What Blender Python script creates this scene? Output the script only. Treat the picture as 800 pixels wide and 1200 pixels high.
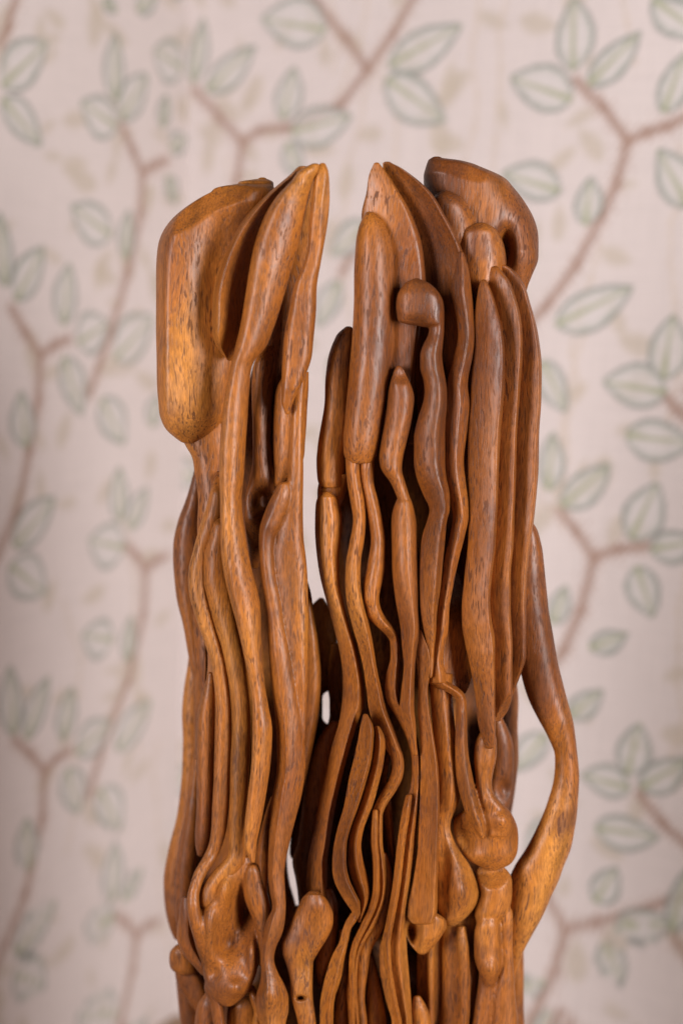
import bpy, math, random
import numpy as np
from mathutils import Vector, Matrix, Euler

random.seed(4)
rng = np.random.RandomState(7)
scene = bpy.context.scene
for o in list(bpy.data.objects):
    bpy.data.objects.remove(o, do_unlink=True)

# ------------------------------------------------------------------ camera
W, H = 800.0, 1200.0
LENS = 50.0
F = LENS / 36.0 * H                       # focal length in photo pixels
PITCH, ROLL = math.radians(8.0), math.radians(1.6)
TARGET = Vector((0.0, 0.0, 0.75))
DIST = F / 2000.0                         # 2000 photo pixels per metre on the carving
cam_d = bpy.data.cameras.new('camera')
cam = bpy.data.objects.new('camera', cam_d)
scene.collection.objects.link(cam)
scene.camera = cam
cam_d.sensor_fit = 'VERTICAL'
cam_d.sensor_height = 36.0
cam_d.sensor_width = 24.0
cam_d.lens = LENS
cam_d.clip_start = 0.02
cam_d.clip_end = 50
R = (Euler((math.radians(90) - PITCH, 0, 0)).to_matrix() @ Euler((0, 0, ROLL)).to_matrix())
FWD = R @ Vector((0, 0, -1))
CAM = TARGET - FWD * DIST
cam.matrix_world = Matrix.Translation(CAM) @ R.to_4x4()
cam_d.dof.use_dof = True
cam_d.dof.focus_distance = DIST - 0.012
cam_d.dof.aperture_fstop = 3.2
Rn = np.array(R)
Cn = np.array(CAM)


def ray(px, py):
    px = np.asarray(px, float); py = np.asarray(py, float)
    d = np.stack([(px - W / 2) / F, -(py - H / 2) / F, -np.ones_like(px)], -1)
    return d @ Rn.T


def unproject(px, py, depth):
    """photo pixel + depth towards the viewer (in photo pixels) -> world point"""
    d = ray(px, py)
    Y = -np.asarray(depth, float) / 2000.0
    t = (Y - Cn[1]) / d[..., 1]
    return Cn + d * t[..., None]


# ------------------------------------------------------------------ light
world = bpy.data.worlds.new('World')
scene.world = world
world.use_nodes = True
bg = world.node_tree.nodes['Background']
bg.inputs[0].default_value = (0.95, 0.93, 0.95, 1)
bg.inputs[1].default_value = 0.015


def area(name, loc, target, sx, sy, power, col):
    l = bpy.data.lights.new(name, 'AREA')
    l.shape = 'RECTANGLE'; l.size = sx; l.size_y = sy
    l.energy = power; l.color = col
    o = bpy.data.objects.new(name, l)
    scene.collection.objects.link(o)
    o.location = loc
    o.rotation_euler = (Vector(target) - Vector(loc)).to_track_quat('-Z', 'Y').to_euler()
    return o


area('window_light', (1.24, -1.38, 1.0), (0, 0, .75), .6, 1.1, 57, (1.0, .97, .96))
area('window_light', (-1.28, -1.36, .95), (0, 0, .75), .55, 1.15, 39, (1.0, .96, .97))
scene.view_settings.view_transform = 'Standard'
scene.view_settings.look = 'None'
scene.view_settings.exposure = 0.0
scene.view_settings.gamma = 1.0
scene.view_settings.use_curve_mapping = False


# ------------------------------------------------------------------ materials
class NT:
    def __init__(self, name):
        self.m = bpy.data.materials.new(name)
        self.m.use_nodes = True
        self.t = self.m.node_tree
        self.b = self.t.nodes['Principled BSDF']

    def n(self, typ, **kw):
        nd = self.t.nodes.new(typ)
        for k, v in kw.items():
            if k.startswith('i_'):
                key = k[2:]
                nd.inputs[int(key) if key.isdigit() else key].default_value = v
            else:
                setattr(nd, k, v)
        return nd

    def l(self, a, b):
        self.t.links.new(a, b)

    def ramp(self, fac, stops):
        r = self.n('ShaderNodeValToRGB')
        el = r.color_ramp.elements
        while len(el) > 1:
            el.remove(el[-1])
        for i, (p, c) in enumerate(stops):
            e = el[0] if i == 0 else el.new(p)
            e.position = p
            e.color = (c[0], c[1], c[2], 1) if not isinstance(c, (int, float)) else (c, c, c, 1)
        self.l(fac, r.inputs[0])
        return r.outputs[0]

    def mix(self, fac, a, b, mode='MIX'):
        m = self.n('ShaderNodeMix', data_type='RGBA', blend_type=mode)
        for s, v in ((m.inputs['Factor'], fac), (m.inputs[6], a), (m.inputs[7], b)):
            if hasattr(v, 'links'):
                self.l(v, s)
            else:
                s.default_value = v
        return m.outputs[2]


def wood_material():
    N = NT('varnished_carved_wood')
    geo = N.n('ShaderNodeNewGeometry')
    warp = N.n('ShaderNodeTexNoise', i_Scale=14.0, i_Detail=2.0)
    N.l(geo.outputs['Position'], warp.inputs['Vector'])
    wsub = N.n('ShaderNodeVectorMath', operation='SUBTRACT')
    N.l(warp.outputs['Color'], wsub.inputs[0]); wsub.inputs[1].default_value = (.5, .5, .5)
    wsc = N.n('ShaderNodeVectorMath', operation='MULTIPLY')
    N.l(wsub.outputs[0], wsc.inputs[0]); wsc.inputs[1].default_value = (.013, .013, .01)
    pos = N.n('ShaderNodeVectorMath', operation='ADD')
    N.l(geo.outputs['Position'], pos.inputs[0]); N.l(wsc.outputs[0], pos.inputs[1])

    def stretched(s, scale=1.0, detail=2.0, rough=.5, off=(0, 0, 0)):
        mp = N.n('ShaderNodeMapping')
        mp.inputs['Scale'].default_value = s
        mp.inputs['Location'].default_value = off
        N.l(pos.outputs[0], mp.inputs['Vector'])
        t = N.n('ShaderNodeTexNoise', i_Scale=scale, i_Detail=detail, i_Roughness=rough)
        N.l(mp.outputs[0], t.inputs['Vector'])
        return t.outputs['Fac']

    broad = stretched((16, 16, 5), detail=3)
    col = N.ramp(broad, [(.28, (.105, .027, .006)), (.42, (.20, .056, .009)), (.56, (.335, .105, .014)), (.70, (.46, .175, .029))])
    # growth figure: soft irregular bands
    band = stretched((85, 85, 9), detail=3, rough=.6)
    bandc = N.ramp(band, [(.3, .5), (.48, .95), (.72, 1.15)])
    col = N.mix(.75, col, bandc, 'MULTIPLY')
    fine = stretched((1300, 1300, 150), detail=2, rough=.65, off=(3, 1, 2))
    finec = N.ramp(fine, [(.30, .45), (.65, 1.2)])
    col = N.mix(.75, col, finec, 'MULTIPLY')
    # short dark pores
    pore = stretched((880, 880, 115), detail=1.0, rough=.5, off=(7, 3, 5))
    pf = N.ramp(pore, [(.575, 0.0), (.65, 1.0)])
    gate = stretched((40, 40, 16), detail=2, off=(1, 8, 3))
    gf = N.ramp(gate, [(.35, .25), (.62, 1.0)])
    pm = N.n('ShaderNodeMath', operation='MULTIPLY')
    N.l(pf, pm.inputs[0]); N.l(gf, pm.inputs[1])
    pm2 = N.n('ShaderNodeMath', operation='MULTIPLY'); N.l(pm.outputs[0], pm2.inputs[0]); pm2.inputs[1].default_value = .72
    col = N.mix(pm2.outputs[0], col, (.045, .011, .004, 1))
    # old stains with their own shape
    st = stretched((38, 38, 30), detail=4, rough=.65, off=(11, 4, 9))
    sf = N.ramp(st, [(.555, 0.0), (.70, .6)])
    col = N.mix(sf, col, (.085, .024, .010, 1))
    N.l(col, N.b.inputs['Base Color'])
    rg = stretched((60, 60, 25), detail=3, off=(2, 2, 8))
    rr = N.ramp(rg, [(.3, .37), (.7, .54)])
    radd = N.n('ShaderNodeMath', operation='MULTIPLY_ADD', use_clamp=True)
    N.l(pm.outputs[0], radd.inputs[0]); radd.inputs[1].default_value = .3; N.l(rr, radd.inputs[2])
    N.l(radd.outputs[0], N.b.inputs['Roughness'])
    N.b.inputs['Specular IOR Level'].default_value = .4
    N.b.inputs['Coat Weight'].default_value = .06
    N.b.inputs['Coat Roughness'].default_value = .32
    lump = stretched((120, 120, 60), detail=3, off=(5, 5, 1))
    b1 = N.n('ShaderNodeBump', i_Strength=.35, i_Distance=.0012)
    N.l(lump, b1.inputs['Height'])
    vm = N.n('ShaderNodeMapping'); vm.inputs['Scale'].default_value = (150, 150, 62)
    N.l(pos.outputs[0], vm.inputs['Vector'])
    vor = N.n('ShaderNodeTexVoronoi', feature='SMOOTH_F1', i_Scale=1.0, i_Smoothness=.25)
    N.l(vm.outputs[0], vor.inputs['Vector'])
    bv = N.n('ShaderNodeBump', i_Strength=.30, i_Distance=.0014)      # gouge marks
    N.l(vor.outputs['Distance'], bv.inputs['Height']); N.l(b1.outputs[0], bv.inputs['Normal'])
    inv = N.n('ShaderNodeMath', operation='SUBTRACT'); inv.inputs[0].default_value = 1.0
    N.l(pm.outputs[0], inv.inputs[1])
    b2 = N.n('ShaderNodeBump', i_Strength=.35, i_Distance=.0004)
    N.l(inv.outputs[0], b2.inputs['Height']); N.l(bv.outputs[0], b2.inputs['Normal'])
    b3 = N.n('ShaderNodeBump', i_Strength=.22, i_Distance=.0003)
    N.l(fine, b3.inputs['Height']); N.l(b2.outputs[0], b3.inputs['Normal'])
    N.l(b3.outputs[0], N.b.inputs['Normal'])
    return N.m


def paper_material():
    N = NT('printed_linen_wallpaper')
    at = N.n('ShaderNodeVertexColor'); at.layer_name = 'print'
    uv = N.n('ShaderNodeUVMap'); uv.uv_map = 'sheet'

    def thread(s, off):
        mp = N.n('ShaderNodeMapping'); mp.inputs['Scale'].default_value = s; mp.inputs['Location'].default_value = off
        N.l(uv.outputs[0], mp.inputs['Vector'])
        t = N.n('ShaderNodeTexNoise', i_Scale=1.0, i_Detail=2.0)
        N.l(mp.outputs[0], t.inputs['Vector'])
        return t.outputs['Fac']
    a = thread((500, 14, 1), (0, 0, 0)); b = thread((14, 500, 1), (3, 3, 0))
    ad = N.n('ShaderNodeMath', operation='ADD'); N.l(a, ad.inputs[0]); N.l(b, ad.inputs[1])
    hf = N.n('ShaderNodeMath', operation='MULTIPLY'); N.l(ad.outputs[0], hf.inputs[0]); hf.inputs[1].default_value = .5
    wc = N.ramp(hf.outputs[0], [(.35, .90), (.65, 1.04)])
    col = N.mix(.9, at.outputs['Color'], wc, 'MULTIPLY')
    N.l(col, N.b.inputs['Base Color'])
    N.b.inputs['Roughness'].default_value = .8
    N.b.inputs['Specular IOR Level'].default_value = .2
    bp = N.n('ShaderNodeBump', i_Strength=.2, i_Distance=.0005)
    N.l(hf.outputs[0], bp.inputs['Height']); N.l(bp.outputs[0], N.b.inputs['Normal'])
    return N.m


def floor_material():
    N = NT('oiled_floor_boards')
    tc = N.n('ShaderNodeTexCoord')
    mp = N.n('ShaderNodeMapping'); mp.inputs['Scale'].default_value = (3, 40, 1)
    N.l(tc.outputs['Object'], mp.inputs[0])
    t = N.n('ShaderNodeTexNoise', i_Scale=2.0, i_Detail=4.0); N.l(mp.outputs[0], t.inputs[0])
    N.l(N.ramp(t.outputs[0], [(.3, (.20, .12, .07)), (.7, (.32, .21, .13))]), N.b.inputs['Base Color'])
    N.b.inputs['Roughness'].default_value = .5
    return N.m


WOOD, PAPER, FLOOR = wood_material(), paper_material(), floor_material()


def mesh_object(name, verts, faces, mat, parent=None, smooth=True):
    me = bpy.data.meshes.new(name)
    verts = np.asarray(verts, np.float32); faces = np.asarray(faces, np.int32)
    me.vertices.add(len(verts)); me.vertices.foreach_set('co', verts.ravel())
    me.loops.add(faces.size); me.loops.foreach_set('vertex_index', faces.ravel())
    me.polygons.add(len(faces))
    me.polygons.foreach_set('loop_start', np.arange(len(faces), dtype=np.int32) * 4)
    me.polygons.foreach_set('loop_total', np.full(len(faces), 4, np.int32))
    me.polygons.foreach_set('use_smooth', np.full(len(faces), smooth))
    me.update(calc_edges=True)
    me.validate()
    me.materials.append(mat)
    o = bpy.data.objects.new(name, me)
    scene.collection.objects.link(o)
    o.parent = parent
    return o


# ------------------------------------------------------------------ the corner of the room
WALL_TOP = 1.62
corner_dir = ray(221.0, 60.0)
tcorner = 1.60 / -((corner_dir @ Rn)[2])
CORNER = Cn + corner_dir * tcorner
ANG = math.radians(33)
DIRS = {'wall_right': np.array([math.cos(ANG), -math.sin(ANG)]), 'wall_left': np.array([-math.sin(ANG), -math.cos(ANG)])}


def to_wall(name, px, py):
    """photo pixel -> (u along the wall from the corner, height)"""
    d = ray(px, py)
    ax = DIRS[name]
    nrm = np.array([-ax[1], ax[0]])
    t = ((CORNER[:2] - Cn[:2]) @ nrm) / (d[..., :2] @ nrm)
    p = Cn + d * t[..., None]
    return np.stack([(p[..., :2] - CORNER[:2]) @ ax, p[..., 2]], -1)


# printed leaves: stalk end and tip in photo pixels, breadth / length
LEAVES = {
 'wall_right': """671 82 672 -4 .55;688 100 750 37 .42;671 117 597 91 .55;657 224 587 203 .5;685 264 692 207 .6;776 133 803 60 .5;
  806 242 770 175 .55;764 -2 822 42 .5;650 381 741 336 .42;776 445 788 368 .6;780 460 705 447 .6;732 510 812 520 .55;642 575 647 506 .45;
  657 594 715 544 .45;738 632 770 565 .62;761 644 820 634 .6;745 663 765 724 .62;634 422 663 483 .5;646 732 663 686 .5;665 840 705 809 .5;
  734 908 749 847 .6;738 924 680 908 .6;749 924 806 890 .5;696 970 772 981 .5;696 1058 722 1016 .6;719 1085 790 1081 .5;707 1104 730 1154 .7;
  600 1160 640 1150 .5;382 35 306 22 .55;226 98 238 20 .35;242 106 299 54 .42;331 140 345 78 .6;340 155 412 136 .5;336 166 352 208 .6;
  455 77 541 29 .42;452 92 522 142 .48;432 262 388 300 .55;398 330 372 384 .5;386 420 420 470 .5;232 560 190 548 .6;225 960 190 985 .5;
  228 908 186 925 .5;640 860 600 905 .45;655 960 618 1010 .5;690 760 735 742 .5""",
 'wall_left': """3 101 56 49 .5;3 115 49 171 .5;135 119 136 38 .42;142 140 173 86 .5;138 149 95 119 .7;131 276 84 241 .62;147 304 152 245 .45;7 336 0 248 .4;
  19 352 52 289 .5;75 381 82 308 .5;91 402 128 378 .8;135 420 180 371 .6;75 417 96 487 .5;119 467 146 521 .6;31 525 25 458 .55;17 642 65 583 .5;
  12 662 54 696 .7;142 612 140 546 .45;152 621 173 571 .5;146 642 104 633 .8;133 750 96 744 .8;150 775 154 721 .45;17 862 12 779 .4;31 867 58 792 .42;
  75 867 85 804 .5;90 883 131 846 .65;137 880 177 821 .5;79 900 92 954 .6;117 925 142 971 .6;35 1017 31 958 .55;17 1121 67 1054 .48;17 1142 54 1154 .8;
  133 1054 135 987 .5;144 1058 167 1017 .5;135 1075 98 1087 .8;137 1187 90 1192 .8;214 80 180 58 .9;190 150 196 110 .5;200 175 218 160 .8;
  196 205 206 240 .6;177 500 186 462 .7;195 440 214 420 .7;120 0 138 14 .6;160 12 185 -8 .6;10 -30 40 -90 .5;-20 400 -70 360 .5;-20 880 -60 840 .5""",
}
TWIGS = {
 'wall_right': """735 165 705 125 675 95;735 165 758 155 782 148 812 132;735 165 722 215 705 252 675 310 640 358 600 400;696 653 675 622 655 600;
  696 653 725 643 762 640;696 653 680 715 660 762 630 802;780 465 795 482 815 500;661 1089 640 1050 625 1030;661 1089 700 1080 725 1074 815 1045;
  661 1089 650 1140 620 1195 590 1260;749 930 775 965 815 1000;228 105 258 138 284 167;284 167 305 152 335 150;284 167 278 210 268 260;
  487 -8 460 40 430 82 400 122 335 152;430 82 405 45 365 -5;432 262 400 320""",
 'wall_left': """167 202 155 175 143 148;167 202 180 194 195 188;167 202 165 250 150 320 130 390 105 462;48 417 30 390 14 362;48 417 65 404 80 398;
  48 417 45 470 35 530 20 600 -5 655;20 -5 10 30 2 52;171 667 160 652 150 640;171 667 182 658 195 652;171 667 168 720 150 800 125 862 104 932;
  53 904 36 884 18 868;53 904 66 890 82 880;53 904 50 960 30 1050 -5 1135;160 1096 148 1082 136 1072;160 1096 172 1086 186 1080;160 1096 155 1140 140 1205""",
}


def parse(s):
    return [[float(v) for v in row.split()] for row in s.replace('\n', ' ').split(';') if row.strip()]


def build_wall(name, length, res=.0029):
    ax = DIRS[name]
    nu, nv = int(length / res) + 1, int(WALL_TOP / res) + 1
    u = np.linspace(0, length, nu)
    v = np.concatenate([np.arange(0, .28, .008), np.arange(.28, 1.28, res), np.linspace(1.28, WALL_TOP, 45)]); nv = len(v)
    U, V = np.meshgrid(u, v)
    base = np.array([.655, .59, .565])
    img = np.ones((nv, nu, 3)) * base

    def blend(mask, colr, sl):
        img[sl] = img[sl] * (1 - mask[..., None]) + np.array(colr) * mask[..., None]

    def window(u0, u1, v0, v1):
        i0, i1 = np.searchsorted(u, [u0, u1]); j0, j1 = np.searchsorted(v, [v0, v1])
        return (slice(j0, j1), slice(i0, i1)) if i1 > i0 and j1 > j0 else None
    sst = lambda a, b, x: np.clip((x - a) / (b - a), 0, 1) ** 2 * (3 - 2 * np.clip((x - a) / (b - a), 0, 1))

    def leaf(p, q, br, style):
        p, q = np.array(p), np.array(q)
        L = np.linalg.norm(q - p)
        sl = window(min(p[0], q[0]) - L * .5, max(p[0], q[0]) + L * .5, min(p[1], q[1]) - L * .5, max(p[1], q[1]) + L * .5)
        if sl is None or L < .004:
            return
        e = (q - p) / L
        a = ((U[sl] - p[0]) * e[0] + (V[sl] - p[1]) * e[1]) / L
        b = (-(U[sl] - p[0]) * e[1] + (V[sl] - p[1]) * e[0])
        ac = np.clip(a, 0, 1)
        half = br * 1.1 * L * .5 * (np.sin(np.pi * ac ** .8) ** .8)
        dist = np.abs(b + .03 * L * np.sin(a * 3)) - half
        dist = np.where((a < 0) | (a > 1), np.hypot(np.where(a < 0, a, a - 1) * L, b), dist)
        if style == 'ghost':
            blend(.72 * sst(.004, -.006, dist), (.52, .455, .37), sl)
            return
        hatch = .5 + .5 * np.sin((np.abs(b) * 1.2 - a * L * .8) * 1500)
        blend(.55 * sst(.0005, -.0012, dist), (.61, .59, .575), sl)
        blend((.42 + .5 * hatch) * sst(.0005, -.001, dist) * sst(-.011, -.002, dist), (.37, .40, .34), sl)
        blend(.85 * sst(.0027, .0005, np.abs(dist + .001)), (.25, .265, .245), sl)
        vein = np.abs(b) - .0032 * (1 - .7 * ac)
        blend(.8 * sst(.0012, -.0012, vein) * sst(.0, -.002, dist), (.33, .36, .21), sl)

    def stroke(pts, w, colr, al):
        for (x0, y0), (x1, y1) in zip(pts[:-1], pts[1:]):
            sl = window(min(x0, x1) - .02, max(x0, x1) + .02, min(y0, y1) - .02, max(y0, y1) + .02)
            if sl is None:
                continue
            d = np.array([x1 - x0, y1 - y0]); L2 = d @ d + 1e-12
            t = np.clip(((U[sl] - x0) * d[0] + (V[sl] - y0) * d[1]) / L2, 0, 1)
            ds = np.hypot(U[sl] - x0 - t * d[0], V[sl] - y0 - t * d[1])
            knob = 1 + .35 * np.sin((U[sl] * 1.3 + V[sl]) * 560) + .3 * np.sin((U[sl] - V[sl] * .8) * 830)
            blend(al * sst(w * 1.3, w * .6, ds * knob), colr, sl)
    r = np.random.RandomState(3 if name == 'wall_left' else 5)
    # pale background foliage of the print
    for i in range(int(length * WALL_TOP * 330)):
        p = np.array([r.uniform(-.02, length), r.uniform(0, WALL_TOP)])
        an = r.uniform(0, 6.28); L = r.uniform(.025, .05)
        leaf(p, p + L * np.array([math.cos(an), math.sin(an)]), r.uniform(.3, .5), 'ghost')
    for i in range(int(length * 34)):
        x = r.uniform(0, length); y = r.uniform(0, WALL_TOP)
        pts = [(x, y)]
        for k in range(8):
            x += r.uniform(-.012, .018); y += .035
            pts.append((x, y))
        stroke(pts, .0022, (.58, .49, .40), .5)
    lv = [(to_wall(name, np.array(a), np.array(b)), to_wall(name, np.array(c), np.array(d)), br) for a, b, c, d, br in parse(LEAVES[name])]
    tw = [[to_wall(name, np.array(t[i]), np.array(t[i + 1])) for i in range(0, len(t), 2)] for t in parse(TWIGS[name])]
    # the drawn repeat, and its neighbours further along and up and down the paper
    per = .42
    allv = np.array([p for p, _, _ in lv])
    u1 = allv[:, 0].max(); v0, v1 = allv[:, 1].min(), allv[:, 1].max()
    shifts = [(0, 0)] + [(du, dv) for du in (0, u1 + .02) for dv in (-2 * per, -per, 0, per, 2 * per) if (du, dv) != (0, 0)]
    for du, dv in shifts:
        def ok(p):
            return (du, dv) == (0, 0) or p[0] + du > u1 + .01 or p[1] + dv > v1 or p[1] + dv < v0
        s = np.array([du, dv])
        for t in tw:
            t2 = [p + s for p in t if ok(p)]
            if len(t2) > 1:
                stroke(t2, .0060, (.42, .295, .24), .7)
                stroke(t2, .0032, (.30, .195, .15), .4)
        for p, q, br in lv:
            if ok(p) and ok(q):
                leaf(p + s, q + s, br, 'leaf')
    img *= np.array([.885, .855, .855])
    xyz = np.stack([CORNER[0] + U * ax[0], CORNER[1] + U * ax[1], V], -1).reshape(-1, 3)
    idx = np.arange(nu * nv).reshape(nv, nu)
    q = np.stack([idx[:-1, :-1], idx[:-1, 1:], idx[1:, 1:], idx[1:, :-1]], -1).reshape(-1, 4)
    if name == 'wall_left':
        q = q[:, ::-1]
    o = mesh_object(name, xyz, q, PAPER, smooth=False)
    me = o.data
    ca = me.color_attributes.new('print', 'FLOAT_COLOR', 'POINT')
    ca.data.foreach_set('color', np.concatenate([img.reshape(-1, 3), np.ones((nu * nv, 1))], 1).astype(np.float32).ravel())
    uvl = me.uv_layers.new(name='sheet')
    li = np.empty(len(me.loops), np.int32); me.loops.foreach_get('vertex_index', li)
    uvl.data.foreach_set('uv', np.stack([U.ravel()[li], V.ravel()[li]], -1).astype(np.float32).ravel())
    o['kind'] = 'structure'
    return o


build_wall('wall_right', 1.05)
build_wall('wall_left', .85)
fl = mesh_object('floor', [(-1.6, -1.2, 0), (1.6, -1.2, 0), (1.6, 1.2, 0), (-1.6, 1.2, 0)], [(0, 1, 2, 3)], FLOOR, smooth=False)
fl['kind'] = 'structure'

# ------------------------------------------------------------------ the carving
root = bpy.data.objects.new('wood_carving', None)
scene.collection.objects.link(root)
base_pt = Vector((0.0, 0.05, 0.0))
root.location = base_pt
root['label'] = 'tall varnished brown wood carving of flowing folds and blades before leafy wallpaper'
root['category'] = 'sculpture'


def pchip(x, y, xn):
    x = np.asarray(x, float); y = np.asarray(y, float)
    h = np.diff(x); d = np.diff(y) / h
    m = np.zeros_like(y)
    if len(x) == 2:
        m[:] = d[0]
    else:
        for i in range(1, len(x) - 1):
            # mean slope (rounder than a strict monotone fit), limited against overshoot
            s = (h[i] * d[i - 1] + h[i - 1] * d[i]) / (h[i] + h[i - 1])
            lim = 3 * min(abs(d[i - 1]), abs(d[i])) if d[i - 1] * d[i] > 0 else .35 * min(abs(d[i - 1]), abs(d[i]))
            m[i] = max(-lim, min(lim, s)) if d[i - 1] * d[i] > 0 else np.sign(s) * min(abs(s), lim)
        m[0], m[-1] = d[0], d[-1]
    i = np.clip(np.searchsorted(x, xn) - 1, 0, len(x) - 2)
    t = (xn - x[i]) / h[i]
    return ((2 * t**3 - 3 * t**2 + 1) * y[i] + (t**3 - 2 * t**2 + t) * h[i] * m[i]
            + (-2 * t**3 + 3 * t**2) * y[i + 1] + (t**3 - t**2) * h[i] * m[i + 1])


SHAPES = {'round': (2.15, 2.0), 'full': (3.2, 2.0), 'sharp': (1.0, 1.12), 'soft': (1.25, 1.5), 'flat': (4.5, 2.2),
          'hollow': (.75, 1.0), 'cliff': (1.2, 3.0)}
_dirs = rng.normal(size=(14, 3)); _dirs /= np.linalg.norm(_dirs, axis=1)[:, None]
_frq = rng.uniform(60, 330, 14); _ph = rng.uniform(0, 6.28, 14)


def lumps(p):
    q = p * np.array([1, 1, .45])
    s = np.zeros(p.shape[:-1])
    for d, f, a in zip(_dirs, _frq, _ph):
        s += np.sin(q @ d * f + a) * (110 / f) ** .7
    return s / 4.0


TOTAL = 0


DS = 1.45
GROUPS = {}


def carve(name, rows, d=0, k=1.0, kb=None, c=0.0, left='round', right='round', dents=(), facets=(), label=None, step=2.5, drop=.8, amp=.75, m=25, grp=None, to=None):
    """one carved piece: rows of (y, left x, right x[, extra depth]) read off the photograph, swept with a
    carved cross-section; d = how far its crest stands towards the viewer (photo pixels)"""
    global TOTAL
    rows = [list(r) + [0] * (4 - len(r)) for r in (parse(rows) if isinstance(rows, str) else rows)]
    y_last = rows[-1][0]
    if y_last >= 1197:                       # runs on below the picture
        (ya, la, ra, ea), (yb, lb, rb, eb) = rows[-2], rows[-1]
        cx, hw = (lb + rb) / 2, (rb - lb) / 2
        for yy, f in ((yb + 40, .95), (yb + 90, .75), (yb + 125, .35)):
            cx += (400 - cx) * .06
            rows.append([yy, cx - hw * f, cx + hw * f, eb - (yy - yb) * .05])
    rows.sort()
    y, xl, xr, ex = np.array(rows).T
    n = max(6, int((y[-1] - y[0]) / step))
    s = np.linspace(0, 1, n)
    s = .5 * s + .5 * (1 - np.cos(s * np.pi)) / 2      # denser at both ends
    yn = y[0] + (y[-1] - y[0]) * s
    XL, XR, EX = pchip(y, xl, yn), pchip(y, xr, yn), pchip(y, ex, yn)
    XL, XR = XL - .7, np.maximum(XR, XL + 1.0) + .7
    hw = (XR - XL) / 2
    h = k * hw * DS
    hm = np.median(h)
    h = np.minimum(h, hm * 1.35)
    # rounded nose at each end
    if kb is None:
        hb = np.minimum(4.0 * hw, 60.0)
    else:
        hb = np.minimum(kb * hw, kb * np.median(hw) * 1.5)
    crest = d * DS + EX - np.maximum(0, hm - h) * drop
    th = np.linspace(0, np.pi, m)
    t = -np.cos(th)
    t = .75 * t + .25 * np.linspace(-1, 1, m)
    ic = np.argmin(np.abs(t - c)); t[ic] = c
    pl, ql = SHAPES[left] if isinstance(left, str) else left
    pr, qr = SHAPES[right] if isinstance(right, str) else right
    ul = np.clip((c - t) / (c + 1), 0, 1); ur = np.clip((t - c) / (1 - c), 0, 1)
    Hh = np.where(t <= c, (1 - ul ** pl) ** (1 / ql), (1 - ur ** pr) ** (1 / qr))
    Hh = np.repeat(Hh[None], n, 0)
    if to:                                    # rounded rope that sharpens into a ridge further down
        ya, yb, c2, (p2, q2), (p3, q3) = to
        ic = np.argmin(np.abs(t - c2)); t[ic] = c2
        ul = np.clip((c2 - t) / (c2 + 1), 0, 1); ur = np.clip((t - c2) / (1 - c2), 0, 1)
        H2 = np.where(t <= c2, (1 - ul ** p2) ** (1 / q2), (1 - ur ** p3) ** (1 / q3))
        w = np.clip((yn - ya) / (yb - ya), 0, 1)[:, None]
        w = w * w * (3 - 2 * w)
        Hh = Hh * (1 - w) + H2[None] * w
    tb = np.cos(np.linspace(0, np.pi, m))[1:-1]
    Hb = -np.sin(np.linspace(0, np.pi, m))[1:-1]
    px_f = (XL + XR)[:, None] / 2 + hw[:, None] * t[None]
    px_b = (XL + XR)[:, None] / 2 + hw[:, None] * tb[None]
    dp_f = crest[:, None] - h[:, None] * (1 - Hh)
    dp_b = (crest - h)[:, None] + hb[:, None] * Hb[None]
    for (ux, uy, rx, ry, dd) in dents:
        dp_f += dd * 1.35 * np.exp(-(((px_f - ux) / rx) ** 2 + ((yn[:, None] - uy) / ry) ** 2)) * np.clip(Hh * 1.6, 0, 1)
    for (x0, y0, x1, y1, slope, off) in facets:       # a plane chiselled off beyond this line
        nx, ny = (y1 - y0), -(x1 - x0)
        nn = math.hypot(nx, ny)
        sd = ((px_f - x0) * nx + (yn[:, None] - y0) * ny) / nn
        lim = np.maximum(d * DS + off - slope * sd, (crest - h)[:, None] - 1)
        dp_f = np.minimum(dp_f, lim)
    px = np.concatenate([px_f, px_b], 1); dp = np.concatenate([dp_f, dp_b], 1)
    py = np.repeat(yn[:, None], px.shape[1], 1)
    P = unproject(px, py, dp)
    L = lumps(P)
    dp = dp + L * amp * np.clip(hw / 10, .3, 1.3)[:, None]
    px = px + lumps(P[..., [1, 2, 0]] + .37) * amp * .55 * np.clip(hw / 10, .2, 1.0)[:, None]
    P = unproject(px, py, dp)
    K = px.shape[1]
    idx = np.arange(n * K).reshape(n, K)
    a = idx[:-1]; b = idx[1:]
    q = np.stack([a, b, np.roll(b, -1, 1), np.roll(a, -1, 1)], -1).reshape(-1, 4)
    V = P.reshape(-1, 3)
    # end caps: two shrinking rings and a closing strip
    caps = []
    for row, sgn in ((0, 1), (n - 1, -1)):
        ring = idx[row]
        cen = P[row].mean(0)
        pr_ = ring
        for f, off in ((.72, .35), (.35, .55)):
            out = unproject((px[row] - px[row].mean()) * f + px[row].mean(), py[row] - sgn * off * min(hw[row], 3.0), (dp[row] - dp[row].mean()) * f + dp[row].mean())
            new = np.arange(len(V), len(V) + K); V = np.concatenate([V, out])
            A, B = pr_, new
            qq = np.stack([A, np.roll(A, -1), np.roll(B, -1), B], -1)
            caps.append(qq if sgn == 1 else qq[:, ::-1]); pr_ = new
        h2 = K // 2
        for i in range(h2 - 1):
            j0, j1 = i, i + 1; k0, k1 = K - 1 - i, K - 2 - i
            qq = np.array([[pr_[j0], pr_[j1], pr_[k1], pr_[k0]]])
            caps.append(qq if sgn == 1 else qq[:, ::-1])
    F_ = np.concatenate([q] + caps)
    F_ = F_[:, ::-1]
    V[:, 2] = np.maximum(V[:, 2], 0.0)
    TOTAL += len(F_) * 2
    if grp:
        GROUPS.setdefault(grp, []).append((name, label, V, F_))
    else:
        o = mesh_object(name, V - np.array(base_pt), F_, WOOD, root)
        if label:
            o['label'] = label


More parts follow.
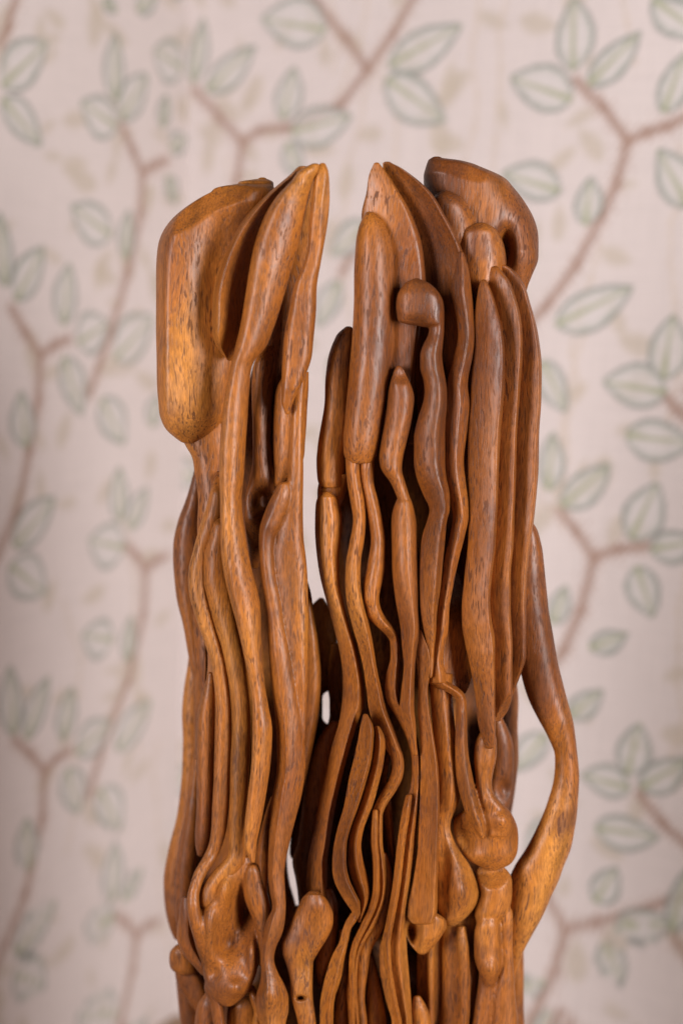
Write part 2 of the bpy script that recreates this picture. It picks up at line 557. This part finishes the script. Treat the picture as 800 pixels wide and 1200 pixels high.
# ---- hidden mass behind the folds
carve('core', "420 300 340;470 285 350;520 262 350;600 236 350;700 228 352;760 228 362;800 228 368;828 228 374;860 228 372;900 226 366;950 224 352;1000 218 336;1030 214 338;1060 214 346;1100 222 352;1150 230 352;1200 232 352",
      d=-62, k=.25, kb=1.6, left='flat', right='flat')
carve('core', "235 470 515;300 462 560;340 450 596;400 430 600;500 404 602;600 388 622;700 392 612;780 398 602;812 389 600;846 389 592;870 380 586;1000 372 578;1060 366 585;1100 350 594;1150 345 598;1200 345 600",
      d=-68, k=.22, kb=.85, left='flat', right='flat')
carve('core', "702 373 379;712 363 385;740 357 393;780 356 396;806 356 391;812 356 380;820 356 377;838 356 377;847 356 381;852 356 394;900 350 394;960 344 386;1000 340 374;1006 342 370", d=-78, k=.4, kb=1.6)
carve('core', "755 388 404;806 384.5 404;813 385.5 404;820 386.5 404;838 386.5 404;846 385 404;870 380 404", d=-60, k=.5, kb=2.5)
carve('core', "1062 340 380;1080 320 420;1120 280 500;1190 240 590;1260 250 580;1400 256 570", d=-48, k=.2, kb=.7, left='flat', right='flat')
carve('base', "1290 232 588;1330 226 594;1500 240 580;1750 268 548;1990 255 560;2110 238 580", d=-20, k=.3, kb=.9, left='full', right='full', step=8)

# ---- left tower, top
carve('lobe', "209.5 303 312 -22;212 284 318 -18;216 276 320 -14;217 268 320 -10;226 246 322;240 222 322;255 204 320;268 194 315;290 186 305;340 183.5 292;410 184.5 280;470 186.5 270;490 189 264;505 197 252;513 206 240;518 213 230",
      d=14, k=.46, kb=.9, c=-.72, left=(1.6, 1.6), right=(3.0, 1.15), m=35, step=1.8, dents=[(256, 330, 24, 90, -10), (236, 470, 30, 40, 5)], facets=[(188, 284, 312, 228, .95, 0), (193, 520, 196, 270, 1.3, -1)], label='broad rounded end block with a bevelled top')
carve('blade', "196 349 361;204 341 362;227 314 346;258 285 328;283 271 314;318 256 305;358 249.5 299;384 249.5 293;405 254 284;416 262 277;421 266 272",
      d=36, k=1.5, kb=.5, c=-.66, left='soft', right='hollow', m=31)
carve('strand', "193 364 374;197 356 374;212 342 366;229 326 362;246 314.5 358;275 302.5 352;309 294 343;344 288.5 333;384 281.5 320;408 276 310;424 272.5 297;455 266.5 292;480 262 290;511 259 288;545 257.5 286;590 259 283;627 259 287;665 262 294;702 270 303;737 279 305;770 287 307;805 294 310;830 296 314;855 296 318;895 295 316;937 290.5 310;965 287.5 305;990 287 300;1003 291 299;1010 295 298",
      d=48, k=.85, kb=.8, c=-.25, left='full', right=(1.8, 1.5), m=27)
carve('blade', "192.5 375 381;200 371.5 384;223 367.5 385.5;260 363 383.5;295 360.5 377.5;309 356.5 375;332 346 371;364 339 369.5;398 333 366.5;420 331.5 364;447 330.5 354;470 330.5 343.5;484 334.5 339",
      d=42, k=.8, kb=.8, c=-.3, left='full', right=(4.0, 2.0), facets=[(384, 196, 376, 330, .9, -4)])
carve('blade', "195 360 378;225 350 378;260 342 376;300 334 370;340 322 362;380 312 352;430 300 345;470 298 345;540 300 346;600 304 340", d=6, k=.3, kb=1.6, left='flat', right='flat')
carve('strand', "405 309 322 -6;425 299 323;440 296.5 323;470 296 320;510 297 319;545 296 322;560 293 328;575 289 336;590 287 336;606 287 322;622 289 312 -14;645 292 306 -40;665 295 302 -70", d=14, k=.55, c=-.2, right='soft', dents=[(306, 588, 12, 14, -12)], grp='web')
carve('lobe', "436 335 361;452 326 361;477 322 359.5;515 321 357;540 321.5 354;555 322.5 346;564 322.5 336;569 323 329", d=28, k=.75, c=.0, left='full', right='round')
carve('strand', "430 344 358;470 342 356;520 340 354.5;570 336 354.5;600 330 354.5;630 322 355;652 318 357.5;677 320 359.5;700 324 360;732 329 360.5;787 341 359.5;820 347 358.5;850 351 357.5;868 354 357",
      d=33, k=.8, kb=1.4, c=.0, left='round', right='full', grp='web')
carve('strand', "566 327 338;576 322 341;590 315 340;600 311 337;612 306.5 331;630 304 321;650 304.5 319.5;677 306.5 322;700 310 326.5;732 314 331.5;760 315.5 338;787 317 343.5;820 320.5 349;850 324 354;887 325 357;912 324 356;925 321 354;940 319 351;962 317 345.5;997 315 336.5;1025 314.5 332.5;1045 316.5 333.5;1064 320 334.5;1078 314 334;1095 309.5 330;1110 307 323;1125 306.5 320.5;1140 306.5 325;1155 304 333;1170 300.5 337.5;1182 300.5 337.5;1200 305 334",
      d=38, k=.68, c=-.3, left='soft', right='round', m=31, to=(800, 900, -.35, (1.0, 1.1), (1.5, 1.4)), dents=[(319, 1168, 16, 16, 6)], label='long twisting fold ending in a bulb', grp='web')
carve('strand', "934 318 323;950 312.5 320;970 307 317.5;1000 301 314.5;1025 300 313.5;1042 304 313;1052 309.5 313", d=22, k=1.0, c=-.2, left='soft')
carve('strand', "676 354 358 -34;692 352 363 -12;715 350 366.5;750 349 372;800 347 375.5;837 344 372.5;875 340 366;915 334 357.5;950 330 348;970 328 340", d=-12, k=.8, c=.4, kb=1.2)

# ---- left tower, parallel folds
carve('strand', "594 257 263 -26;606 254 262 -10;616 250 264;630 246 266;652 239 268;677 239 270;702 243.5 274;735 252.5 280;757 260 284;782 265.5 289;812 270 292;850 272.5 293;887 271 292;925 270 290;962 269 287.5;985 268.5 286;1000 268 287;1009 262 287;1018 253 282;1030 243.5 273;1045 235.5 263;1058 235 255;1067 239 252;1072 243 249",
      d=27, k=.75, c=-.1)
carve('strand', "552 255 263 -26;565 250 262 -10;580 246 262;595 242 262;620 234 256;645 227 246;672 221 242;695 222 243;715 227 247;740 235.5 254;757 241.5 259;775 247 264;800 251 267;837 252.5 270.5;875 252 271;912 251 269;950 249 267.5;975 247.5 264;990 245 260;1000 241 256;1010 235.5 251 4;1020 229.5 244 8;1037 223.5 236 14;1050 220 233 17;1065 219.5 234 20;1080 222 237 20;1095 226 241 18;1115 232 246 12;1130 238 249 4;1140 244 251",
      d=20, k=.78, c=-.1, grp='knot')
carve('strand', "789 244 249;797 242 250.5;808 238.5 252;820 235 253;837 231.5 253;862 230 252.5;900 231 250.5;937 231 249.5;965 229.5 247.5;982 229 246;993 230 243;1002 232 238", d=8, k=1.0)
carve('strand', "496 214 276;512 214 276;522 218 276;534 225 276;555 229 276;590 233 274;620 232 272;660 234 270;700 236 270", d=-2, k=.45, kb=1.2, c=-.2)
carve('strand', "545 230 238;560 226 238;575 222 238;590 217 238;612 209 237;640 203.5 235;672 204.5 232;705 208.5 231;730 214.5 232;762 220.5 235;787 225 238;802 230 239;812 235 239", d=-70, k=1.0, kb=1.5, c=-.1)
carve('blade', "705 227 236;740 228 243;775 231 243;798 235 241;811 237.5 240", d=-18, k=.8, c=.5, left='soft')
carve('strand', "768 222 236;782 220 240;807 216 242;837 214 242;870 215 242;900 214 242;932 211 242;962 206.5 240;997 198 238;1032 192.5 234;1067 194.5 226;1088 200 218;1100 205 212", d=-95, k=.6, kb=1.6, c=-.3)
carve('strand', "890 227 236;925 222 234;960 216 233;1000 209 231;1040 205 227;1072 206 220;1092 208 215", d=-45, k=1.0, kb=1.4)
carve('lobe', "1004 274 294;1012 268 298;1022 261 302;1045 249 306;1070 230 308;1090 226 308;1110 228 306;1130 235 302;1150 240.5 297;1163 246 290;1172 253 281;1178 260 273",
      d=27, k=.55, kb=.7, c=-.35, left='round', right='round', m=41, step=1.6, amp=1.6, dents=[(287, 1068, 15, 30, -34), (268, 1105, 15, 22, -20), (246, 1085, 9, 30, 10), (276, 1160, 15, 12, 12), (262, 1042, 9, 22, 9), (295, 1118, 6, 28, 12), (250, 1140, 8, 12, -8)], label='smooth bulging knot with a hollow in its middle', grp='knot')
carve('strand', "1052 214 222;1062 211.5 225;1075 210 227;1097 207.5 230;1110 211 234;1122 218 240;1134 229 245;1142 236 245", d=16, k=.9, c=.2, right='sharp')
carve('lobe', "1014 291 301;1022 287 305;1036 285 310;1055 288 316;1075 296 319;1098 303 316;1120 304.5 311;1132 305 308", d=26, k=.9, grp='knot')
carve('lobe', "1108 206 216;1112 202 221;1120 199 227;1130 199.5 231;1138 204 231;1142 210 226", d=-30, k=.7, kb=1.5)
carve('lobe', "1137 206 230;1145 206.5 236;1158 211 242;1172 220 244;1184 229 243;1192 234 242", d=-42, k=.6, kb=1.5, c=.3)
carve('lobe', "1164 241 250;1172 235 254;1184 231 258;1200 229 259", d=4, k=.8)
carve('lobe', "1168 283 299;1176 273 302;1186 268 304;1200 266 305", d=0, k=.7)
carve('strand', "1165 252 268;1180 252 272;1200 250 272", d=-8, k=.8)
carve('strand', "1150 207 230;1170 209 232;1200 213 236", d=-80, k=.9, kb=1.5)

# ---- middle
carve('strand', "384 404 412;390 397 413;400 391.5 414;412 387 413;442 382 410;475 380.5 409;497 377 408;525 372.5 405;540 371 404;555 371.5 403;565 373 401;571 375.5 400",
      d=10, k=.85, c=-.2, right='round')
carve('strand', "556 376 412;566 373.5 408;577 372 404;588 372 400;600 374 394", d=5, k=.8)
carve('strand', "577 377 388;583 372.5 393.5;592 370 396.5;610 369.5 399.5;630 370 399;652 372 396.5;685 377.5 397;705 382.5 401;732 390.5 408;757 397 416;782 401.5 422;807 402.5 426;822 401.5 426;847 397.5 418;872 390 410.5;900 384 403;930 377 395.5;960 371 389.5;990 365 385.5;1012 361 383;1035 360 383;1050 362 382",
      d=14, k=1.15, c=.1, m=29, to=(640, 780, .45, (1.05, 1.0), (1.0, 1.05)), label='S-shaped fold beside the open slit')
carve('strand', "846 388 402;858 378 402;880 367 398;920 358 390;960 352.5 382;990 348.5 375;1008 343.5 372;1030 347 372;1045 349.5 372;1062 351 372;1080 350 370", d=-22, k=.6, c=.1)
carve('lobe', "1045 362 373;1052 355.5 381;1060 351.5 386;1072 345.5 390;1085 340 389;1098 334 383.5;1107 331 378;1118 331.5 371;1128 335 366;1147 340 365.5;1170 342.5 366;1200 350 369.5",
      d=30, k=.75, c=.0, left='round', right='full', m=51, step=1.1, dents=[(352.5, 1169.5, 4.2, 1.9, -26), (352, 1135, 9, 16, -4), (372, 1062, 12, 12, 4)], label='knee-like fold pierced by a small dark slit')
carve('lobe', "1042 376 389;1052 376 393;1075 377 395.5;1090 376 395;1107 373 393;1132 370.5 386.5;1150 372 379;1158 374 377", d=6, k=.9, c=.2)
carve('strand', "838 425.5 430;848 423 435;860 421 437;885 416 436;912 410 430;945 403.5 419;972 396 409.5;990 392 405.5;1010 390 405;1030 391.5 408.5;1045 398 415;1058 406 421;1070 413.5 421.5;1076 414 419",
      d=40, k=1.45, c=.6, left=(1.05, 1.05), right=(.9, .95), m=31)
carve('strand', "1070 412 418.5;1078 407 417.5;1088 402.5 411;1102 399 407.5;1120 390 404;1145 381.5 399;1170 376.5 391.5;1200 375 389.5", d=34, k=1.3, c=.45, left=(1.0, 1.0), right=(.9, .95))
carve('strand', "852 438.5 444;862 437 449;875 436 450.5;892 435 449;915 430 444;945 421 435.5;972 412 425.5;990 409 422.5;1010 408.5 425;1030 412.5 430;1047 418.5 432.5;1062 420.5 430;1075 419.5 424.5;1080 420 422.5",
      d=33, k=1.45, c=.15, left=(.9, .95), right=(1.0, 1.0), m=31)
carve('strand', "538 405 420;562 407 422;587 411 426.5;608 414 427.5;635 410 425.5;658 406 422;682 405 421.5;708 407 426;732 412.5 431.5;757 420 436.5;782 426 440.5;807 430 446;832 433 452;855 440 461;872 449 467.5;886 458 471.5;898 460 472.5;912 457 470.5;928 448 462.5;942 440.5 453;957 436 447.5;985 435 447.5;1010 437 450.5;1035 437 452.5;1058 433 450;1082 423 440;1105 413 426;1130 409.5 418.5;1162 407 417.5;1200 409 420.5",
      d=26, k=1.3, c=.1, m=31, to=(640, 780, .5, (1.0, 1.0), (.9, .95)))
carve('strand', "1000 445 452;1010 447 455.5;1030 450 459;1060 447 455.5;1090 433 447.5;1112 421 435.5;1137 417 430.5;1170 417 426.5;1200 420 429.5", d=14, k=1.0)
carve('strand', "538 419 438;562 421.5 437;587 427 442.5;612 432 447.5;637 434.5 450.5;662 430.5 450.5;684 426.5 446.5;700 426 443.5;712 429 445;724 432 451;733 440 458;742 450.5 464;753 457.5 466.5;770 458 467;787 454 466.5;805 451.5 466;822 454 469;840 464.5 478;860 475 487;885 482 491.5;907 483 492.5;930 479.5 491.5;955 472 490;980 468 487;1005 466 484;1040 461.5 479;1072 455 476;1095 449.5 475.5;1115 445 476;1137 445.5 477.5;1170 452 480.5;1200 460 482.5",
      d=24, k=1.2, c=.1, m=31, to=(680, 780, .45, (1.0, 1.0), (.9, 1.0)), dents=[(452, 735, 8, 8, 6)])

# ---- right tower, top
carve('blade', "192 438.5 444;202 434 452;225 429.5 466.5;252 424 481.5;277 425 490.5;310 430 496.5;335 435 498;380 440 492;430 446 484;480 450 480", d=20, k=.35, kb=.9, c=.82, left='soft', right='cliff', m=23)
carve('blade', "191 449 458;196 449 468;202 452 477;222 460 500.5;252 472 520.5;280 480 535.5;312 487 546.5;342 495 551.5;367 505 554;392 512 555;417 512 552.5;450 515 547;480 518 543",
      d=24, k=1.0, kb=.6, c=.84, left=(.9, .75), right='round', m=29, label='tall curved outer blade with a hollow inner face')
carve('strand', "296 537 542;312 534 547;342 529 551.5;370 534.5 554;392 537 555;417 532 552.5;450 524 547;475 521.5 549;502 520.5 547;540 520.5 542.5;565 523 545;590 528 548;604 531 548.5;627 528 544;652 522 537.5;677 518.5 532;710 513.5 526;739 510 524;757 508 520;775 506 518;790 504.5 522;800 506 522",
      d=32, k=.9, c=.1, left='sharp', right='soft', m=21)
carve('strand', "249.5 429 436;254 426 442;260 423 447;275 418.5 454.5;295 416.5 459.5;320 415.5 461;355 415 461.5;392 413 461.5;430 410 457.5;460 407.5 453.5;490 405 449;520 402.5 444;533 403.5 440;539 406 437;542.5 408 435",
      d=34, k=.8, c=-.05, facets=[(437, 246, 466, 345, 1.4, 3)], label='thick rounded column with a square cut foot')
carve('lobe', "327 484 491;330 477 499;335 472 506;342 467 512.5;350 464.5 517;360 464 519;370 465.5 519.5;375 466.5 519.5;378 469 519.5;380 476 519.5;382 490 519", d=42, k=.5, kb=.6, c=-.1, left='full', right='flat', dents=[(487, 382, 14, 9, -10)], label='small rounded mushroom-like head of a bent fold', grp='hook')
carve('strand', "350 500 517;367 501 519.5;380 503.5 519.5;392 502 519;405 495.5 517.5;417 492 516.5;430 492 518;445 496 521;460 497.5 522.5;475 495 522.5;490 490 521.5;515 485 520.5;537 485 520.5;560 488.5 522.5;580 496 526;597 503.5 526;610 501 523;625 496 521.5;655 492.5 518.5;685 492 515.5;715 493 511.5;739 497 510;762 502 508;782 503.5 507;794 503 505.5",
      d=42, k=1.1, c=.3, left=(2.0, 1.8), right=(1.6, 1.6), m=31, to=(530, 610, .55, (1.15, 1.1), (.9, 1.0)), grp='hook')
carve('strand', "366 467 486;395 468 486;430 471 486;470 474 488;520 476 490", d=16, k=.8)
carve('strand', "430 464.5 469;434 462 472;440 460 475;448 457.5 479;457 455.5 482.5;467 454.5 484.5;480 453.5 483.5;495 451.5 481.5;520 446.5 475;537 444.5 471;550 447 470;566 458 474;578 463.5 477.5;588 467 480;594 468 479",
      d=38, k=.95, c=.1, dents=[(470, 440, 6, 9, -5)])
carve('strand', "584 466 480;591 463 482.5;600 460.5 485;615 459 487.5;645 459.5 488;677 460.5 489.5;705 464 491;732 469 492;757 471.5 488;782 473.5 485.5;807 471 484.5;830 469 484.5;850 474 486;870 480 487;884 484 488",
      d=36, k=1.15, c=.1, m=29, to=(660, 760, .35, (1.05, 1.05), (.95, 1.0)))
carve('strand', "738 489.5 493;748 487.5 497;760 486.5 502;780 489.5 505;807 490.5 500.5;835 490 502.5;860 492.5 506.5;890 493.5 511.5;925 493 514;962 492 514.5;1000 489.5 513;1035 484 512;1060 479 511.5;1074 478 510;1082 484 506",
      d=34, k=1.15, c=.74, left=(1.05, .95), right='cliff', m=27)
carve('strand', "790 500 508;795 499 516;800 503 526;805 510 535;810 522 541;816 532 544.5;826 535 546.5;850 534 546.5;887 533.5 548.5;912 535 553.5;937 541 559;955 547 563.5;968 554 566.5;978 560 566.5;983 564 566.5",
      d=26, k=.9, c=.2, left='sharp', right='soft', m=21, grp='shelf')
carve('strand', "790 502 530;802 503.5 529;837 506 531;875 510 535;912 513.5 538;932 514 538;945 513 535;955 512 530;970 511 527;982 511 530;995 511 536;1012 511 548;1035 511 557.5;1048 511 561;1060 512 557.5;1070 514.5 550;1078 519 542;1084 524 534",
      d=16, k=.8, c=.2, left='round', right='soft', dents=[(540, 1045, 14, 26, 12), (520, 1000, 8, 50, -4)], label='fold swelling into a hanging drop at its foot')
carve('lobe', "938 566 584;946 548 592;955 536 599;965 531.5 604;980 533 606.5;993 537.5 606;1006 547 602;1014 559 595;1019 570 584", d=14, k=.5, kb=.9, c=.3, dents=[(590, 962, 14, 15, 12), (545, 985, 18, 18, -10)], label='rounded shelf-like lump', grp='shelf')
carve('strand', "858 563 579;866 559 581;878 556.5 581.5;892 556 580;905 557 577;917 558.5 575.5;930 560.5 578;940 562 586;950 564 596;965 566 602;980 568 598", d=18, k=.8, c=.1, grp='shelf')

carve('web', "672 527 536 -45;695 525 542 -25;715 523 545 -8;735 520 547;755 517 550;775 515 553;792 515 552;803 520 549;812 528 545", d=8, k=.5, c=-.75, left='soft', right='hollow')
# ---- right tower, curled horn and balls behind
carve('lobe', "185 506 517;187 503 534;190 501.5 548;196 499.5 564;207 497 588;220 497.5 601;240 502 616;257 510 625;280 530 630;302 560 629.5;322 585 622.5;334 602 618;341 610 616",
      d=-6, k=.5, kb=.8, c=.1, left='full', right='round', m=35, step=1.8, dents=[(592, 290, 8, 20, -30)], facets=[(498, 199, 612, 228, .55, 0)], label='curled horn-like lobe behind the blades')
carve('lobe', "224.5 516 526;228 511 533;234 508 541;243 508 548;255 510 554;266 513 557;276 517 556;286 522 550", d=10, k=.7)
carve('lobe', "262.5 556 570;266 546 577;272 540 582;282 535.5 587.5;295 535 591;308 537 592;322 543 589;340 549 580;352 552 572;362 554 566", d=16, k=.7)
# ---- right tower, fan of three blades
FAN = dict(k=1.05, left=(1.35, 1.25), right='cliff', m=29)
carve('blade', "307.5 577 584;311 575 592;318 578 602;330 582 611;355 590 620.5;380 596 627.5;405 600 631.5;430 601 633.5;467 600 633.5;502 597 631.5;552 595 629.5;602 594 625.5;640 592 620.5;677 590 616.5;715 588 615.5;767 588 615.5;787 589 610.5;804 591 604;815 593 600",
      d=14, c=.78, facets=[(616, 768, 596, 800, 1.4, 0)], **FAN)
carve('blade', "313 573 583;320 570 589;330 569 596;347 570 602.5;375 574 610;405 578 611.5;455 578 608.5;502 575 605.5;540 574 604.5;590 572 602.5;640 570 600.5;677 568 597.5;715 568 597.5;762 570 599.5;812 572 599.5;825 573 597;836 575 592;844 578 586",
      d=27, c=.8, facets=[(603, 806, 574, 832, 1.4, 0)], **FAN)
carve('blade', "329 564 569;335 561.5 572;345 559.5 576;360 557.5 580.5;387 556 587.5;417 554.5 590.5;455 552 590;490 549 587;540 548.5 584.5;590 550 582;640 548.5 579.5;677 544.5 575.5;702 542 573.5;730 541.5 575.5;750 544 578.5;775 550 579;800 555 579.5;825 558.5 579.5;850 561 579.5;866 565 579;876 569 577.5",
      d=40, c=.8, **FAN)
# ---- arm and back pieces on the right
carve('arm', "612 616 623;617 611 626.5;635 606 632.5;660 602 636.5;690 600 639.5;715 602 642;739 604 646;775 608 652.5;795 612 657;820 620 663.5;842 630.5 669.5;865 642.5 673;887 650 675.5;912 649 677;937 642.5 676;967 630.5 673;997 614.5 666.5;1015 603 659;1030 597 654;1050 596 645;1075 595 634;1095 595.5 623;1115 596.5 612.5;1135 598 606;1152 600 603",
      d=-8, k=.75, kb=.8, c=.15, left='round', right='round', label='bent arm-like loop standing free of the body')
carve('strand', "795 572 604;820 570 606.5;850 570 605.5;887 570 606.5;912 570 604;950 570 598.5;975 572 593", d=-75, k=.8, kb=1.2)
carve('strand', "842 577 588;852 576 593;865 576 598;885 576 601;910 573 600.5;935 572 598;955 576 593", d=-34, k=.8, dents=[(590, 925, 8, 12, -8)])
carve('lobe', "1014 562 587;1021 558 594;1034 560 598.5;1048 562 598.5;1060 558 597;1072 556 592.5;1082 559 583;1096 561 582 -8", d=14, k=.75, m=31, step=1.6, facets=[(552, 1046, 602, 1036, 1.0, -2)], grp='knob')
carve('lobe', "1066 565 580 -10;1076 561 583 -4;1087 557 585.5;1102 555.5 586;1118 555.5 586.5;1132 558.5 585.5;1142 562.5 582;1152 566.5 579 -4;1166 568 576 -14", d=16, k=.85, dents=[(575, 1135, 8, 9, 4)], grp='knob')
carve('strand', "1130 562 588;1155 560 582;1175 556.5 578;1200 553 574", d=6, k=.8, grp='knob')
carve('strand', "1066 590 599;1078 586.5 600;1095 586 599.5;1112 587 599.5;1140 585.5 601;1170 577 603;1200 575 606", d=8, k=.7, grp='knob')
carve('strand', "1085 594 604;1110 595 612;1150 597 612.5;1200 597 613", d=-80, k=.8, kb=1.2)
carve('strand', "1062 517 558;1100 518.5 558;1150 518.5 562;1200 515 560", d=-6, k=.45, c=.2)
carve('strand', "1078 489 523;1120 489 521;1160 489 521.5;1200 489 520", d=-18, k=.5, c=.4)
carve('lobe', "1070 480 511;1077 476.5 521;1084 475 522.5;1092 475.5 519.5;1102 479 513;1111 484.5 505.5;1117 490 499", d=22, k=.6, c=.45, dents=[(482, 1092, 8, 13, -22)])
carve('lobe', "1168 485 492;1176 483 497;1188 482 502;1200 482 504.5", d=14, k=.8)
carve('strand', "1120 431 437;1140 430 442;1165 430 447;1200 430 452", d=2, k=.8)
carve('strand', "1090 398 412;1120 397 410;1160 394 409;1200 392 410", d=8, k=.7)

# ---- thin companion ridges and small roots between the folds
carve('strand', "932 476 482 -6;950 472 480;985 466.5 474.5;1040 460 468;1075 454 462;1105 449 457;1140 452 459;1175 458 465;1200 463 470", d=30, k=1.4, c=.2, left=(1.0, 1.0), right=(.95, 1.0))
carve('strand', "950 437 442 -6;985 436 442;1012 438 444;1040 437.5 444;1062 433 440;1085 423 430;1108 412.5 419;1135 409.5 415;1200 410 415.5", d=32, k=1.4, c=.2, left=(1.0, 1.0), right=(.95, 1.0))
carve('strand', "1084 499 506 -6;1110 500 508;1150 500.5 508;1200 501 508", d=-4, k=1.2)
carve('strand', "1086 535 545 -8;1110 536.5 548;1150 537.5 550;1200 536 548", d=8, k=.9, c=.4, left='soft', right='soft')
carve('strand', "868 452 459 -8;890 450 458;915 447 455;945 449 458;980 453 461;1015 456 463;1045 458 463 -8", d=2, k=1.3, c=.3, left='soft', right='sharp')
carve('strand', "1142 242 250 -6;1158 240 252;1175 246 259;1200 251 263", d=14, k=1.0, c=.2)
carve('strand', "1156 290 298 -8;1172 294 303;1186 298 306;1200 296 306", d=16, k=1.0)
carve('strand', "880 503 508 -8;910 505 511;960 506 512;1010 505 512;1050 506 512;1066 508 511 -8", d=6, k=1.4)


def fuse(PIECES, voxel, smooth_iter):
    """folds that flow into each other: fuse them, ease the joins, then hand every
    stretch of the surface back to the piece it belongs to"""
    Vs, Fs, owner, off = [], [], [], 0
    for i, (_, _, V, F_) in enumerate(PIECES):
        Vs.append(V); Fs.append(F_ + off); owner.append(np.full(len(V), i)); off += len(V)
    Vs = np.concatenate(Vs); Fs = np.concatenate(Fs); owner = np.concatenate(owner)
    tmp = mesh_object('block', Vs, Fs, WOOD)
    md = tmp.modifiers.new('fuse', 'REMESH')
    md.mode = 'VOXEL'; md.voxel_size = voxel; md.adaptivity = 0.0
    dg = bpy.context.evaluated_depsgraph_get()
    me = bpy.data.meshes.new_from_object(tmp.evaluated_get(dg))
    n = len(me.vertices)
    P = np.empty(n * 3, np.float32); me.vertices.foreach_get('co', P); P = P.reshape(-1, 3).astype(float)
    E = np.empty(len(me.edges) * 2, np.int32); me.edges.foreach_get('vertices', E); E = E.reshape(-1, 2)
    nf = len(me.polygons)
    Q = np.empty(nf * 4, np.int32); me.loops.foreach_get('vertex_index', Q); Q = Q.reshape(-1, 4)
    bpy.data.meshes.remove(me)
    bm_ = tmp.data
    bpy.data.objects.remove(tmp); bpy.data.meshes.remove(bm_)
    deg = np.bincount(E.ravel(), minlength=n).astype(float)
    ea, eb = np.concatenate([E[:, 0], E[:, 1]]), np.concatenate([E[:, 1], E[:, 0]])

    def relax(f):
        P2 = P.copy()
        for ax in range(3):
            P2[:, ax] += f * (np.bincount(ea, P[eb, ax], n) / np.maximum(deg, 1) - P[:, ax])
        return P2
    for it in range(smooth_iter):
        P = relax(.55)
        P = relax(-.30) if it % 2 else P
    from mathutils.kdtree import KDTree
    kd = KDTree(len(Vs))
    for i, v in enumerate(Vs.tolist()):
        kd.insert(v, i)
    kd.balance()
    lab = owner[np.fromiter((kd.find(p)[1] for p in P.tolist()), np.int64, n)]
    # vertex normals of the whole surface, so that no seam shows
    a = P[Q[:, 2]] - P[Q[:, 0]]; b = P[Q[:, 3]] - P[Q[:, 1]]
    fn = np.cross(a, b)
    N = np.stack([np.bincount(Q.ravel(), np.repeat(fn[:, ax], 4), n) for ax in range(3)], -1)
    N /= np.linalg.norm(N, axis=1)[:, None] + 1e-12
    fl_ = lab[Q[:, 0]]
    base = np.array(base_pt)
    for i, (name, label, _, _) in enumerate(PIECES):
        q = Q[fl_ == i]
        if len(q) < 12:
            continue
        used, inv = np.unique(q, return_inverse=True)
        o = mesh_object(name, P[used] - base, inv.reshape(-1, 4), WOOD, root)
        if len(o.data.vertices) == len(used):
            o.data.normals_split_custom_set_from_vertices(N[used].astype(np.float32))
        if label:
            o['label'] = label
    return nf


for g in sorted(GROUPS):
    TOTAL += 2 * fuse(GROUPS[g], .0007, {'shelf': 12, 'knob': 14, 'knot': 8}.get(g, 4))
print('carving triangles', TOTAL)
